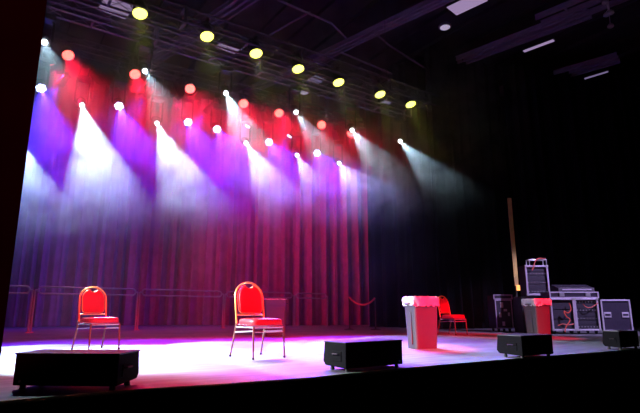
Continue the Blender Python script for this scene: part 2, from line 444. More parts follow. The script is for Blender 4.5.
# white heads, middle truss
wa = [((44.5, 42), (120, 382), 1000, 18), ((145, 71), (300, 364), 1200, 18), ((226, 93), (340, 358), 6500, 17), ((296, 112), (458, 351), 3200, 17), ((352, 130), (515, 352), 4200, 17), ((400, 141), (590, 347), 3600, 17)]
for k, ((x, y), tg, E, a) in enumerate(wa):
    p = on_y(x, y, Y2)
    moving_head(p, on_z(*tg) - p, z2, 'e_white', f'white moving head hanging under the middle truss, {order(k, 6)} from the black wall', 'white moving heads on the middle truss',
                E=E * K, ang=a, col_l=W)
p = on_y(19, 140, Y3 - .5)
moving_head(p, on_z(62, 352) - p, z3, 'e_white', 'white moving head just behind the black wall edge', 'white moving heads on the rear truss', E=10000, ang=22, col_l=W)
# low boom side light added to brighten the floor, unseen behind the wall
bx, by, bz = -2.4, 7.2, 2.75
t = thing('added_light_boom', 'added black boom stand with weighted base, unseen behind the black wall', 'light stand', (bx, by, 0))
bm = bmesh.new(); add_tube(bm, [(0, 0, .02), (0, 0, 3.05)], .024, 10); obj('pole', bm, M['black'], t, True)
bm = bmesh.new(); add_lathe(bm, [(.30, 0), (.30, .03), (.05, .06), (.03, .1)], 24); obj('base', bm, M['black'], t, True)
p = Vector((bx + .28, by, bz))
par_can(p, Vector((3.2, 5.6, 0)) - p, 3.0, 'e_white', 'added white side lamp on the boom stand, unseen behind the black wall', 'added side lamps', r=.14, E=8000, ang=50, blend=1, col_l=(.88, .90, 1))
# front-of-house red wash above the audience
bmx = bmesh.new(); add_tube(bmx, [(-2, -3, 6.9), (14, -3, 6.9)], .03, 8)
for xx in (-1.5, 3, 8, 13.5): add_tube(bmx, [(xx, -3, 6.9), (xx, -3, 10.82)], .012, 6)
tag(obj('lighting_pipe', bmx, M['black'], None, True), 'black pipe above the audience carrying red front lamps', 'pipe')
b1t, b2t = on_z(426, 349), on_z(540, 338)
for k, (x, E, ang, dn) in enumerate([(.7, 3200, 25, 28.8), (2.0, 4800, 25, 28.8), (3.6, 5200, 25, 28.8), (5.0, 8000, 25, 28.8), (b1t.x + .3, 30000, 13, None), (7.4, 5000, 24, 28.8), (b2t.x - .2, 24000, 12, None)]):  # the two narrow spots are added to redden the bins
    p = Vector((x, -3, 6.5)); tg = (b1t if k == 4 else b2t) + Vector((0, .2, .6))
    d = tg - p if dn is None else Vector((0, math.cos(R(dn)), -math.sin(R(dn))))
    par_can(p, d, 6.87, 'e_red', f'red front wash lamp above the audience, {order(k, 7)} on its pipe', 'front wash lamps above the audience', r=.17, E=E * K, ang=ang, blend=.25 if dn is None else .12, col_l=(1, .006, .035))
bmx = bmesh.new(); add_tube(bmx, [(12.4, 1.5, 6.9), (14.6, 1.5, 6.9)], .03, 8)  # unseen pipe and lavender fill lamp, added to brighten the racks
for xx in (12.6, 14.4): add_tube(bmx, [(xx, 1.5, 6.9), (xx, 1.5, 10.82)], .012, 6)
tag(obj('lighting_pipe', bmx, M['black'], None, True), 'short black pipe added beside the stage to carry the lavender fill lamp', 'pipe')
p = Vector((13.5, 1.5, 6.4))
par_can(p, on_y(566, 305, 7.4) - p, 6.87, 'e_blue', 'added lavender fill lamp lighting the equipment racks from beside the stage', 'added fill lamps', r=.15, E=4200, ang=34, blend=.4, col_l=(.62, .48, 1))

# ------------------------------------------------------------------ ceiling steel and lights
def girder(a, b_, z, label, w=.42, ext=(0, 0)):
    A, B = on_z(*a, z), on_z(*b_, z); d = (B - A); L = d.length; d.normalize()
    A = A - d * ext[0]; B = B + d * ext[1]; L = (B - A).length; mid = (A + B) / 2
    t = thing('roof_girder', label, 'girder', mid, math.atan2(d.y, d.x), 'roof girders')
    for s in (-1, 0, 1):
        bm = bmesh.new(); add_box(bm, (0, s * w * .5, 0), (L, .06, .04)); add_box(bm, (0, s * w * .5, .07), (L, .02, .12)); add_box(bm, (0, s * w * .5, .14), (L, .06, .04)); obj('rail', bm, M['girder'], t)
    bm = bmesh.new()
    for k in range(int(L / 1.6)): add_box(bm, (-L / 2 + .8 + 1.6 * k, 0, .12), (.06, w, .05))
    obj('cross_tie', bm, M['girder'], t)
girder((310, 64), (445, 0), 9.4, 'long lilac-grey roof girder crossing above the yellow lamps', .32, (4, 5))
girder((401, 85), (555, 27), 9.4, 'long dark grey roof girder beyond the last yellow lamp', .5, (3, 1))
girder((454, 106), (603, 64), 9.4, 'faint roof girder deepest in the dark above the racks', .6, (2, .5))
girder((200, 31), (250, -2), 9.4, 'short visible girder rising between first and second trusses', .4, (4, 3))
girder((575, 12), (640, -14), 9.4, 'faint group of roof rails in the top corner of the dark ceiling', .9, (1, 3))
def brace(pts, z, label):
    bm = bmesh.new(); add_tube(bm, [on_z(x, y, z) for x, y in pts], .035, 6)
    tag(obj('ceiling_pipe', bm, M['girder'], None, True), label, 'pipe', 'thin pipes under the roof')
brace([(278, 0), (331, 23), (346, 38)], 9.2, 'thin kinked pipe under the roof, crossing toward the lilac girder')
brace([(378, 36), (390, 46), (428, 70)], 9.2, 'thin pipe under the roof beyond the lilac girder')
brace([(270, 35), (310, 12)], 9.6, 'thin short pipe high under the roof near the front lamps')
brace([(340, 52), (392, 74)], 9.2, 'thin faint pipe below the lilac girder')
M['e_panel'] = emit('lilac_panel_glow', (.52, .36, .66), .62)
M['e_panel_dim'] = emit('dim_panel_glow', (.36, .28, .55), .45)
def lightpanel(cxy, z, w, l, az, label, m, nslat=0):
    c0 = on_z(*cxy, z); t = thing('ceiling_light', label, 'ceiling light', c0, R(az), 'ceiling lights')
    bm = bmesh.new(); add_box(bm, (0, 0, .05), (l + .06, w + .06, .08), bev=.01); obj('housing', bm, M['black'], t)
    bm = bmesh.new()
    if nslat:
        for k in range(nslat): add_box(bm, (0, -w / 2 + w * (k + .5) / nslat, 0), (l, w / nslat * .72, .02))
    else: add_box(bm, (0, 0, 0), (l, w, .02))
    obj('diffuser', bm, m, t)
lightpanel((467, 4), 9.3, .55, 1.0, 100, 'bright lilac rectangular ceiling light beyond the lilac girder', M['e_panel'])
lightpanel((538.5, 46), 9.3, .13, 1.0, 100, 'narrow lilac ceiling strip light in the dark ceiling', M['e_panel'])
lightpanel((592, 76.5), 9.3, .10, 1.1, 100, 'narrowest ceiling strip light, deepest in the dark ceiling', M['e_panel_dim'])
lightpanel((116, 8), 8.2, .75, .7, 5, 'slatted lilac ceiling light beside the first yellow lamp', M['e_panel'], 4)
lightpanel((228, 48), 8.2, .40, .62, 5, 'slatted lilac ceiling light between second and third yellow lamps', M['e_panel'], 2)
lightpanel((316, 80), 8.2, .5, .45, 5, 'small four-part lilac ceiling light between fourth and fifth yellow lamps', M['e_panel_dim'], 3)
lightpanel((388, 104), 8.2, .4, .6, 5, 'small dim lilac ceiling light between last two yellow lamps', M['e_panel_dim'], 3)
M['e_round'] = emit('round_light_glow', (.6, .5, .75), .7)
for (x, y, lab) in ((445, 27.5, 'small round pale ceiling light beside the lilac girder'), (562, 82.5, 'small round pale ceiling light by the narrowest strip light'), (304, 92.5, 'small round ceiling light under the trusses near a white head')):
    c0 = on_z(x, y, 9.2 if y < 90 else 7.9); t = thing('ceiling_light', lab, 'ceiling light', c0, 0, 'round ceiling lights')
    bm = bmesh.new(); add_lathe(bm, [(.16, .1), (.19, .06), (.20, .01), (.16, .0)], 20); obj('housing', bm, M['chrome'], t, True)
    bm = bmesh.new(); add_lathe(bm, [(.155, .0), (.13, -.02), (.01, -.03)], 20); obj('diffuser', bm, M['e_round'], t, True)
# dark lamp cluster in the top corner with sparkling facets
c0 = on_z(609, 12, 8.8); t = thing('lamp_cluster', 'unlit lamp cluster hanging in the dark top corner of the ceiling', 'stage light', c0)
bm = bmesh.new(); add_tube(bm, [(0, 0, .7), (0, 0, .1)], .03, 8); obj('stem', bm, M['chrome'], t)
for a, (dx, dy, dz) in enumerate(((-.15, .0, .22), (.12, .12, .0), (-.02, -.05, -.08), (.1, .05, -.4))):
    bm = bmesh.new(); add_lathe(bm, [(.03, .1), (.08, .05), (.09, 0), (.05, -.03)], 12, Matrix.Translation((dx, dy, dz))); add_tube(bm, [(0, 0, .1), (dx, dy, dz + .1)], .012, 6); obj('lamp_shade', bm, M['chrome'], t, True)

# ------------------------------------------------------------------ railing behind the stage
YR = 15.7
posts = [(29, 332.8), (136, 330.2), (223, 328.3), (294, 326.8)]
pp = [on_z(x, y) for x, y in posts]
yr = sum(p.y for p in pp) / 4; print('rail y', [tuple(round(c, 2) for c in p) for p in pp])
H1, H2 = 1.20, 1.02
xs = [p.x for p in pp]; sp_ = (xs[3] - xs[0]) / 3
xs = [xs[0] - sp_] + xs + [xs[3] + (xs[3] - xs[2]) * .55]
ys = [pp[0].y] + [p.y for p in pp] + [pp[3].y]
for k in range(len(xs) - 1):
    A = Vector((xs[k], ys[k], 0)); B = Vector((xs[k + 1], ys[k + 1], 0)); d = (B - A).normalized(); g = .10
    lab = ['section past the black wall', 'section behind the first chair', 'section between first and middle chairs', 'section behind the middle chair', 'short end section beside the sagging rope'][k]
    t = thing('guard_rail', f'dark steel guard rail with rounded loop, {lab}', 'railing', A, math.atan2(d.y, d.x), 'guard rail sections')
    L = (B - A).length; bm = bmesh.new()
    r_ = (H1 - H2) / 2; zc = (H1 + H2) / 2; pts = []
    for s, cx_ in ((1, L - g - r_), (-1, g + r_)):
        for a in range(9):
            A_ = -math.pi / 2 + a * math.pi / 8
            pts.append((cx_ + s * r_ * math.cos(A_), 0, zc + s * r_ * math.sin(A_)))
    add_tube(bm, pts, .024, 8, closed=True); obj('rail_loop', bm, M['rail'], t, True)
    bm = bmesh.new(); add_tube(bm, [(0.03, 0, .0), (.03, 0, zc), ], .022, 8); add_tube(bm, [(.03, 0, zc), (g + .02, 0, zc)], .02, 8); obj('post', bm, M['rail'], t, True)
    bm = bmesh.new(); add_tube(bm, [(L - .03, 0, .0), (L - .03, 0, zc)], .022, 8); add_tube(bm, [(L - .03, 0, zc), (L - g - .02, 0, zc)], .02, 8); obj('post', bm, M['rail'], t, True)
    bm = bmesh.new(); add_box(bm, (0.03, 0, .01), (.12, .12, .02)); add_box(bm, (L - .03, 0, .01), (.12, .12, .02)); obj('foot_plate', bm, M['rail'], t)
# rope between two slim stanchions
ya = 14.0
def depth_pt(px, py, D):      # point on pixel at level distance D
    d = ray(px, py); return Vector((0, 0, EYE)) + d * (D / (d.x * CF.x + d.y * CF.y))
D = 15.3
ra, rb = depth_pt(349, 297, D), depth_pt(375, 298, D)
for q, lb in ((ra, 'slim dark stanchion holding the sagging rope, beside the guard rail'), (rb, 'slim dark stanchion holding the far end of the sagging rope')):
    t = thing('stanchion', lb, 'stanchion', (q.x, q.y, 0), 0, 'rope stanchions')
    bm = bmesh.new(); add_tube(bm, [(0, 0, 0), (0, 0, q.z)], .018, 8); obj('pole', bm, M['black_gloss'], t, True)
    bm = bmesh.new(); add_lathe(bm, [(.16, 0), (.16, .015), (.03, .04), (.02, .05)], 20); obj('base', bm, M['black_gloss'], t, True)
bm = bmesh.new(); pts = []
for k in range(17):
    s = k / 16; p = ra.lerp(rb, s); p.z -= .22 * (1 - (2 * s - 1) ** 2); pts.append(p)
add_tube(bm, pts, .028, 8)
tag(obj('rope', bm, M['rope'], None, True), 'sagging red rope strung in front of the black drape', 'rope')

# ------------------------------------------------------------------ chairs
def arch(w, zb, zt, off, n=9, lean=.16, y0=0.0):
    """arch of points from (−w, zb) up over (0, zt); y leans back with height"""
    pts = []
    rr = w; zs = zt - rr * .9
    f = lambda z: y0 + lean * (z - zb)
    for z in (zb, zb + (zs - zb) * .5, zs): pts.append((-w, f(z), z))
    for k in range(1, n):
        A = math.pi - math.pi * k / n; z = zs + math.sin(A) * rr * .9; pts.append((math.cos(A) * w, f(z), z))
    for z in (zs, zb + (zs - zb) * .5, zb): pts.append((w, f(z), z))
    return pts
def make_chair(loc, rz, label):
    """local: -y is the chair's front"""
    t = thing('banquet_chair', label, 'chair', loc, rz, None)
    hw, dp, sh, ht = .215, .21, .45, .925
    # seat cushion: rounded, domed slab
    bm = bmesh.new(); n = 28; rings = []
    for (sc_, z) in ((.90, sh - .065), (.98, sh - .06), (1.0, sh - .03), (.99, sh - .005), (.93, sh + .012), (.6, sh + .022), (.1, sh + .025)):
        rg = []
        for k in range(n):
            A = 2 * math.pi * k / n; ca, sa = math.cos(A), math.sin(A); e = .42
            x = math.copysign(abs(ca) ** e, ca) * hw * 1.06 * sc_ * (1 - .08 * (sa > 0) * sa); y = math.copysign(abs(sa) ** e, sa) * (dp + .01) * sc_
            rg.append(bm.verts.new((x, y - .01, z)))
        rings.append(rg)
    for A, B in zip(rings, rings[1:]):
        for k in range(n): bm.faces.new((A[k], A[(k + 1) % n], B[(k + 1) % n], B[k]))
    bm.faces.new(rings[0][::-1]); bm.faces.new(rings[-1])
    s_ = obj('seat', bm, M['red_vinyl'], t, True)
    bm = bmesh.new(); add_tube(bm, [(math.copysign(abs(math.cos(A)) ** .42, math.cos(A)) * hw * 1.06, math.copysign(abs(math.sin(A)) ** .42, math.sin(A)) * (dp + .012) - .01, sh - .055) for A in [2 * math.pi * k / 32 for k in range(32)]], .007, 5, closed=True)
    obj('piping', bm, M['red_vinyl'], s_, True)
    # seat frame
    bm = bmesh.new(); z = sh - .085
    add_tube(bm, [(-hw, -dp, z), (hw, -dp, z), (hw, dp, z), (-hw, dp, z)], .013, 6, closed=True)
    obj('seat_frame', bm, M['chrome'], t)
    # back frame: arch tube
    bm = bmesh.new(); pts = arch(.205, sh - .06, ht, 0, 12, .17, dp); add_tube(bm, pts, .0125, 10)
    obj('back_frame', bm, M['gold'], t, True)
    # backrest cushion with hand slot cut out of its top
    zb, zt2, w2 = sh + .085, ht - .028, .168
    def outline():
        o = []; rr = w2; zs = zt2 - rr * .95
        o.append((-w2 * .80, zb)); o.append((-w2 * .95, zb + .02)); 
        for k in range(4): o.append((-w2, zb + .05 + (zs - zb - .05) * k / 3))
        A0 = math.pi
        for k in range(1, 8):
            A = math.pi - k * .27
            if math.cos(A) < -.36: o.append((math.cos(A) * w2, zs + math.sin(A) * rr * .95))
        o.append((-.062, zt2 - .012)); o.append((-.05, zt2 - .034)); o.append((-.02, zt2 - .048)); o.append((0, zt2 - .05))
        m_ = [(-x, z) for x, z in o[::-1] if x != 0]
        return o + m_
    ol = outline(); bm = bmesh.new(); lay = []
    fy = lambda z: dp + .17 * (z - (sh - .06))
    cz = (zb + zt2) / 2
    for (sc_, dy) in ((.9, .022), (1, .012), (1, -.012), (.95, -.03), (.6, -.042)):
        lay.append([bm.verts.new((x * sc_, fy(cz + (z - cz) * sc_) + dy, cz + (z - cz) * sc_)) for x, z in ol])
    n = len(ol)
    for A, B in zip(lay, lay[1:]):
        for k in range(n): bm.faces.new((A[k], A[(k + 1) % n], B[(k + 1) % n], B[k]))
    bm.faces.new(lay[0][::-1]); bm.faces.new(lay[-1])
    bk = obj('backrest', bm, M['red_vinyl'], t, True)
    bm = bmesh.new(); add_tube(bm, [(x * 1.01, fy(z) - .014, z) for x, z in ol], .006, 5, closed=True); obj('piping', bm, M['gold'], bk, True)
    # lower back rail
    bm = bmesh.new(); z = sh + .062; add_tube(bm, [(-.2, fy(z), z), (.2, fy(z), z)], .011, 8); obj('back_rail', bm, M['gold'], t, True)
    # legs
    for s in (-1, 1):
        bm = bmesh.new(); add_tube(bm, [(s * hw, -dp, sh - .075), (s * (hw + .008), -dp - .02, .02), (s * (hw + .008), -dp - .02, 0)], .013, 8, radii=[.014, .0115, .0125]); l = obj('leg', bm, M['chair_leg'], t, True)
        bm = bmesh.new(); add_tube(bm, [(s * (hw + .008), -dp - .02, .025), (s * (hw + .008), -dp - .02, 0)], .0165, 8); obj('foot_cap', bm, M['black'], l, True)
        bm = bmesh.new(); add_tube(bm, [(s * hw, dp - .01, sh - .04), (s * hw, dp + .015, sh - .14), (s * (hw + .01), dp + .10, .02), (s * (hw + .01), dp + .105, 0)], .013, 8, radii=[.014, .014, .0115, .0125]); l = obj('leg', bm, M['chair_leg'], t, True)
        bm = bmesh.new(); add_tube(bm, [(s * (hw + .01), dp + .098, .025), (s * (hw + .01), dp + .105, 0)], .0165, 8); obj('foot_cap', bm, M['black'], l, True)
        # side stretcher
        bm = bmesh.new(); add_tube(bm, [(s * hw, -dp + .002, sh - .125), (s * hw, dp + .01, sh - .15)], .009, 6); obj('stretcher', bm, M['chrome'], t, True)
    bm = bmesh.new(); add_tube(bm, [(-hw, -dp - .003, sh - .14), (hw, -dp - .003, sh - .14)], .007, 6); obj('stretcher', bm, M['chrome'], t, True)
    return t
def chair_pose(rl_, fl, rr_, fr):
    a, b_, c_, d_ = (on_z(*p) for p in (rl_, fl, rr_, fr))
    cen = (a + b_ + c_ + d_) / 4
    right = ((c_ - a) + (d_ - b_)).normalized()      # image right along chair width
    front = ((b_ - a) + (d_ - c_)).normalized()
    print('chair', cen, 'w', (c_ - a).length, (d_ - b_).length, 'dep', (b_ - a).length, (d_ - c_).length, 'ang', math.degrees(math.atan2(right.y, right.x)), math.degrees(math.atan2(front.y, front.x)))
    return cen, math.atan2(front.y, front.x)
c1, a1 = chair_pose((74.3, 349.3), (87, 351.6), (105.9, 347.3), (118.9, 350.4))
c2, a2 = chair_pose((232.6, 357), (254.8, 359.8), (262.2, 354.6), (285.9, 358.3))
c3, a3 = chair_pose((439.2, 334.5), (457.1, 335.8), (450.6, 333.4), (468.4, 334.7))
# facing angle of the chair (local -y) about the camera's forward direction
CHA = [(c1, None), (c2, None), (c3, None)]
def face(deg): return -YAW + R(deg)   # 0 = seat faces the camera squarely, positive turns toward image right
make_chair((c1.x, c1.y, 0), face(49), 'red banquet chair with arched back behind the large floor monitor by the wall')
make_chair((c2.x, c2.y, 0), face(39), 'red banquet chair with gold arched back frame alone at centre stage')
make_chair((c3.x, c3.y, 0), face(38), 'red banquet chair turned sideways behind the big bin')

# ------------------------------------------------------------------ bins
def make_bin(loc, rz, label, w=.50, d=.28, h=.76, lf=True):
    t = thing('trash_bin', label, 'trash bin', loc, rz, None)
    bm = bmesh.new(); tp = .86
    # tapered hollow box with rounded vertical corners
    def rect(w_, d_, z, r=.035):
        o = []
        for (sx_, sy_) in ((1, 1), (-1, 1), (-1, -1), (1, -1)):
            for k in range(4):
                A = {(1, 1): 0, (-1, 1): 90, (-1, -1): 180, (1, -1): 270}[(sx_, sy_)] + k * 30
                o.append((sx_ * (w_ / 2 - r) + r * math.cos(R(A)), sy_ * (d_ / 2 - r) + r * math.sin(R(A)), z))
        return o
    prof = [(tp, 0), (tp + .002, .02), (.97, h * .80), (.98, h * .81), (1.02, h * .82), (1.03, h - .03), (1.05, h), (.99, h), (.96, h - .04), (tp - .05, .04)]
    rings = [[bm.verts.new(p) for p in rect(w * s, d * s, z)] for s, z in prof]
    for A, B in zip(rings, rings[1:]):
        for k in range(len(A)): bm.faces.new((A[k], A[(k + 1) % len(A)], B[(k + 1) % len(A)], B[k]))
    bm.faces.new(rings[0][::-1]); bm.faces.new(rings[-1])
    obj('body', bm, M['bin'], t, True)
    for s in (-1, 1):   # raised vertical channels on the narrow sides
        bm = bmesh.new(); add_box(bm, (s * w * .475, 0, h * .40), (.02, d * .30, h * .62), 0, .006); obj('side_channel', bm, M['bin'], t)
    for s in (-1, 1):
        bm = bmesh.new(); add_tube(bm, [(s * w * .52, -d * .2, h - .10), (s * w * .58, -d * .16, h - .1), (s * w * .58, d * .16, h - .1), (s * w * .52, d * .2, h - .10)], .014, 8); obj('handle', bm, M['bin'], t, True)
    # liner folded over the rim, crumpled
    bm = bmesh.new(); r = random.Random(5); rings = []
    for s, z, j in ((.90, h - .12, 0), (.97, h + .004, .004), (1.03, h + .014, .006), (1.09, h - .004, .010), (1.11, h - .05, .014), (1.09, h - .10, .018), (1.10, h - .13, .022)):
        base = rect(w * s, d * (s + .02), z, .04); pts = []
        for k in range(len(base)):
            a, b_ = Vector(base[k]), Vector(base[(k + 1) % len(base)])
            nn = max(1, int((b_ - a).length / .03))
            nn = 10 if (b_ - a).length > .3 else (5 if (b_ - a).length > .1 else 1)
            for q in range(nn): pts.append(a.lerp(b_, q / nn))
        rings.append([bm.verts.new(p + Vector((r.uniform(-j, j), r.uniform(-j, j), r.uniform(-j, j)))) for p in pts])
    L = min(len(x) for x in rings)
    for A, B in zip(rings, rings[1:]):
        if len(A) == len(B):
            for k in range(len(A)): bm.faces.new((A[k], A[(k + 1) % len(A)], B[(k + 1) % len(A)], B[k]))
    l = obj('liner', bm, M['liner'], t, True); l['label'] = 'crumpled clear liner folded over the rim'
    return t
def by_corner(px, py, rz, w, d):
    c_, s_ = math.cos(rz), math.sin(rz); lx, ly = w * .43, d * .43
    return on_z(px, py) + Vector((lx * c_ - ly * s_, lx * s_ + ly * c_, 0))
rz = face(26); b1 = by_corner(417, 349.3, rz, .46, .28)
make_bin((b1.x, b1.y, 0), rz, 'grey bin with crumpled clear liner in front of the sideways chair', w=.46, d=.28, h=.765)
rz = face(19); b2 = by_corner(538.5, 338.8, rz, .40, .38)
make_bin((b2.x, b2.y, 0), rz, 'grey bin with clear liner beside the equipment racks', w=.40, d=.38, h=.80)
b3 = on_z(274, 336.5) + CF * .15
make_bin((b3.x, b3.y, 0), face(8), 'grey bin standing behind the middle chair', w=.48, d=.34, h=.82)

# ------------------------------------------------------------------ stage monitors
def make_monitor(ca, cb, cc, H, label, depth_from='side'):
    """ca: back corner of the side face, cb: near corner, cc: far end of the long face (floor pixels)."""
    A, B, C = on_z(*ca), on_z(*cb), on_z(*cc)
    ux = (C - B); Lw = ux.length; ux.normalize(); uy = Vector((-ux.y, ux.x, 0))
    if uy.dot(CF) < 0: uy = -uy
    lo, hi = .12, .8
    for _ in range(30):
        md = (lo + hi) / 2; q = B + uy * md
        if proj(q).x < ca[0]: (lo, hi) = (lo, md) if ca[0] < cb[0] else (md, hi)
        else: (lo, hi) = (md, hi) if ca[0] < cb[0] else (lo, md)
    dep = md
    print('monitor', label[:20], 'w', Lw, 'd', (A - B).length, dep)
    x0 = B if True else C
    flip = 1 if (Vector((0, 0, 1)).cross(ux)).dot(uy) > 0 else -1
    t = thing('stage_monitor', label, 'speaker', B, math.atan2(ux.y, ux.x), 'stage monitors along the front edge')
    W_, D_ = Lw, dep * flip
    g = .03
    prof = [(0, g), (D_ * .9, g + .012), (D_ * 1.0, g + .05), (D_ * .93, H), (0.0, H)]   # shallow wedge, baffle toward the performers
    bm = bmesh.new(); add_prism(bm, [(0, y, z) for y, z in prof], (W_, 0, 0)); obj('cabinet', bm, M['speaker'], t, bevel=.008)
    # grille on the sloping upstage baffle
    bm = bmesh.new(); y1, z1_, y2, z2_ = D_ * 1.0, g + .06, D_ * .935, H * .97
    nv = Vector((0, (z2_ - z1_), -(y2 - y1))).normalized() * (.012 if flip > 0 else -.012)
    add_prism(bm, [(.03, y1, z1_), (W_ - .03, y1, z1_), (W_ - .03, y2, z2_), (.03, y2, z2_)], nv); obj('grille', bm, M['grille'], t)
    for xx in (-.001, W_ + .001):      # recessed side plates with handle
        s = -1 if xx < 0 else 1
        bm = bmesh.new(); add_box(bm, (xx + s * .002, D_ * .40, H * .52), (.008, abs(D_) * .42, H * .34), 0, .002); p_ = obj('side_plate', bm, M['speaker'], t)
        bm = bmesh.new(); add_tube(bm, [(xx + s * .004, D_ * .25, H * .58), (xx + s * .022, D_ * .28, H * .60), (xx + s * .022, D_ * .50, H * .60), (xx + s * .004, D_ * .53, H * .58)], .007, 6); obj('handle', bm, M['black_gloss'], p_, True)
    bm = bmesh.new(); add_box(bm, (W_ / 2, D_ * .465, H + .003), (W_ + .012, abs(D_) * .95, .010), 0, .003); obj('top_lip', bm, M['black_gloss'], t)
    for xx in (.05, W_ - .05):
        for yy in (.12, .75):
            bm = bmesh.new(); add_lathe(bm, [(.022, 0), (.022, g * .6), (.016, g + .005)], 12, Matrix.Translation((xx, D_ * yy, 0))); obj('rubber_foot', bm, M['black'], t, True)
    bm = bmesh.new(); add_lathe(bm, [(.009, 0), (.009, .006), (.004, .009)], 10, Matrix.Translation((W_ * .93, 0, g + H * .12)) @ Matrix.Rotation(R(90) if flip > 0 else R(-90), 4, 'X')); obj('screw', bm, M['chrome'], t)
    return t
make_monitor((138.5, 382), (116, 391), (11.5, 390), .25, 'black wedge floor monitor, largest, on the stage edge below the first chair')
make_monitor((323, 365), (346, 372.5), (403, 367), .262, 'black wedge floor monitor on the stage edge between middle chair and big bin')
make_monitor((497, 354.7), (523, 358.8), (554, 356.2), .26, 'black wedge floor monitor in front of the second bin')
make_monitor((603, 346.2), (621, 350), (640, 348.5), .26, 'black wedge floor monitor below the end of the equipment racks')

# ------------------------------------------------------------------ equipment cases
o0 = on_z(553, 334.2); ppm = 23.2 / .56
RZ = -YAW
D0 = o0.dot(CF)
def at(px, py, dy=0.0):      # the point on a pixel's sight line, dy metres behind the case fronts
    return depth_pt(px, py, D0 + dy)
def frame_box(bm, w, h, e, y=-.004):
    add_box(bm, (e / 2, y, h / 2), (e, .03, h)); add_box(bm, (w - e / 2, y, h / 2), (e, .03, h))
    add_box(bm, (w / 2, y, e / 2), (w - 2 * e, .03, e)); add_box(bm, (w / 2, y, h - e / 2), (w - 2 * e, .03, e))
def rack(loc, w, h, d, label, units, open_=True, e=.04, m_edge='alu', castors=True, cat='equipment case', name='equipment_rack', cable=False):
    t = thing(name, label, cat, loc, RZ)
    bm = bmesh.new(); th = .02
    add_box(bm, (th / 2, d / 2, h / 2), (th, d, h)); add_box(bm, (w - th / 2, d / 2, h / 2), (th, d, h))
    add_box(bm, (w / 2, d / 2, th / 2), (w - 2 * th, d, th)); add_box(bm, (w / 2, d / 2, h - th / 2), (w - 2 * th, d, th)); add_box(bm, (w / 2, d - th / 2, h / 2), (w - 2 * th, th, h - 2 * th))
    obj('case_shell', bm, M['case'], t)
    bm = bmesh.new(); frame_box(bm, w, h, e); obj('edge_frame', bm, M[m_edge], t, bevel=.004)
    bm = bmesh.new()
    for (x, z) in ((.02, .02), (w - .02, .02), (.02, h - .02), (w - .02, h - .02)): add_box(bm, (x, -.01, z), (.055, .035, .055), 0, .01)
    obj('corner_cap', bm, M['chrome'], t)
    ih = (h - 2 * e) / units
    for k in range(units):
        z = e + ih * (k + .5)
        bm = bmesh.new(); add_box(bm, (w / 2, .06, z), (w - 2 * e - .01, .06, ih * .92), 0, .004); u = obj('rack_unit', bm, M['panel'], t)
        if units > 4 and k % 2 == 0:
            n = 7
            for q in range(n): bm = bmesh.new(); add_lathe(bm, [(.011, 0), (.011, .018), (.004, .02)], 8, Matrix.Translation((e + .03 + (w - 2 * e - .06) * q / (n - 1), .03, z)) @ Matrix.Rotation(R(90), 4, 'X')); obj('knob', bm, M['chrome'], u, True)
    if castors:
        for (x, y) in ((.08, .08), (w - .08, .08), (.08, d - .08), (w - .08, d - .08)):
            bm = bmesh.new(); add_tube(bm, [(x - .018, y, -.04), (x + .018, y, -.04)], .04, 12); add_box(bm, (x, y, -.012), (.06, .07, .02)); obj('castor', bm, M['black'], t)
    return t
HW = 24.6 / ppm
base = .085
lz = lambda v: Vector((v.x, v.y, base))
r1 = rack(lz(at(553, 334.2)), HW, (331 - 298.5) / ppm - .0, .55, 'open equipment rack with tangled orange cable, next to the second bin', 3)
r2 = rack(lz(at(553, 334.2) + CR * (HW + .006)), HW, (331 - 298.5) / ppm, .55, 'open equipment rack with red patch cables, between cable rack and case lid', 7)
topz = base + (331 - 298.5) / ppm
def cable(name, pts, r, label, m='cable_red', group=None):
    P_ = []; 
    for i in range(len(pts) - 1):
        p0, p1, p2, p3 = (Vector(pts[max(0, min(len(pts) - 1, i + j))]) for j in (-1, 0, 1, 2))
        for s in range(6):
            u = s / 6; P_.append(.5 * ((2 * p1) + (p2 - p0) * u + (2 * p0 - 5 * p1 + 4 * p2 - p3) * u * u + (3 * p1 - p0 - 3 * p2 + p3) * u ** 3))
    P_.append(Vector(pts[-1])); bm = bmesh.new(); add_tube(bm, P_, r, 6); return tag(obj(name, bm, M[m], None, True), label, 'cable', group)
f = -.035
cable('cable', [at(569, 303, f), at(571, 309, f - .02), at(568, 313, f - .03), at(564, 311, f - .02), at(566, 316, f - .04), at(570, 320, f - .04), at(566, 327, f - .05), at(565, 332, f - .05)], .013, 'orange cable tangled and hanging from the open rack')
cable('cable', [at(558, 325.5, f), at(563, 324, f), at(568, 325, f), at(574, 324, f)], .012, 'short red cable across the bottom of the cable rack')
cable('cable', [at(583, 304, f), at(587, 307.5, f - .03), at(592, 307, f - .03), at(598, 303, f)], .010, 'red patch cable looped across the top of second rack')
# case lid leaning at the end of the racks
t = thing('case_lid', 'dark case lid with two recessed latches at the end of the racks', 'case lid', at(604, 334.2), RZ); t.location.z = base - .02
w, h_ = 30.5 / ppm, 32 / ppm
bm = bmesh.new(); add_box(bm, (w / 2, .06, h_ / 2), (w - .02, .10, h_ - .02)); obj('panel', bm, M['case'], t)
bm = bmesh.new(); frame_box(bm, w, h_, .035, .0); obj('edge_frame', bm, M['alu'], t, bevel=.004)
for xx in (.2, .8):
    bm = bmesh.new(); add_box(bm, (w * xx, .0, h_ * .52), (.17, .02, .13), 0, .006); l = obj('latch', bm, M['alu'], t)
    bm = bmesh.new(); add_box(bm, (w * xx, -.012, h_ * .52), (.13, .012, .045), 0, .004); obj('latch_handle', bm, M['case'], l)
for xx in (.1, w - .1):
    bm = bmesh.new(); add_tube(bm, [(xx - .02, .06, -.02), (xx + .02, .06, -.02)], .045, 12); obj('castor', bm, M['black'], t)
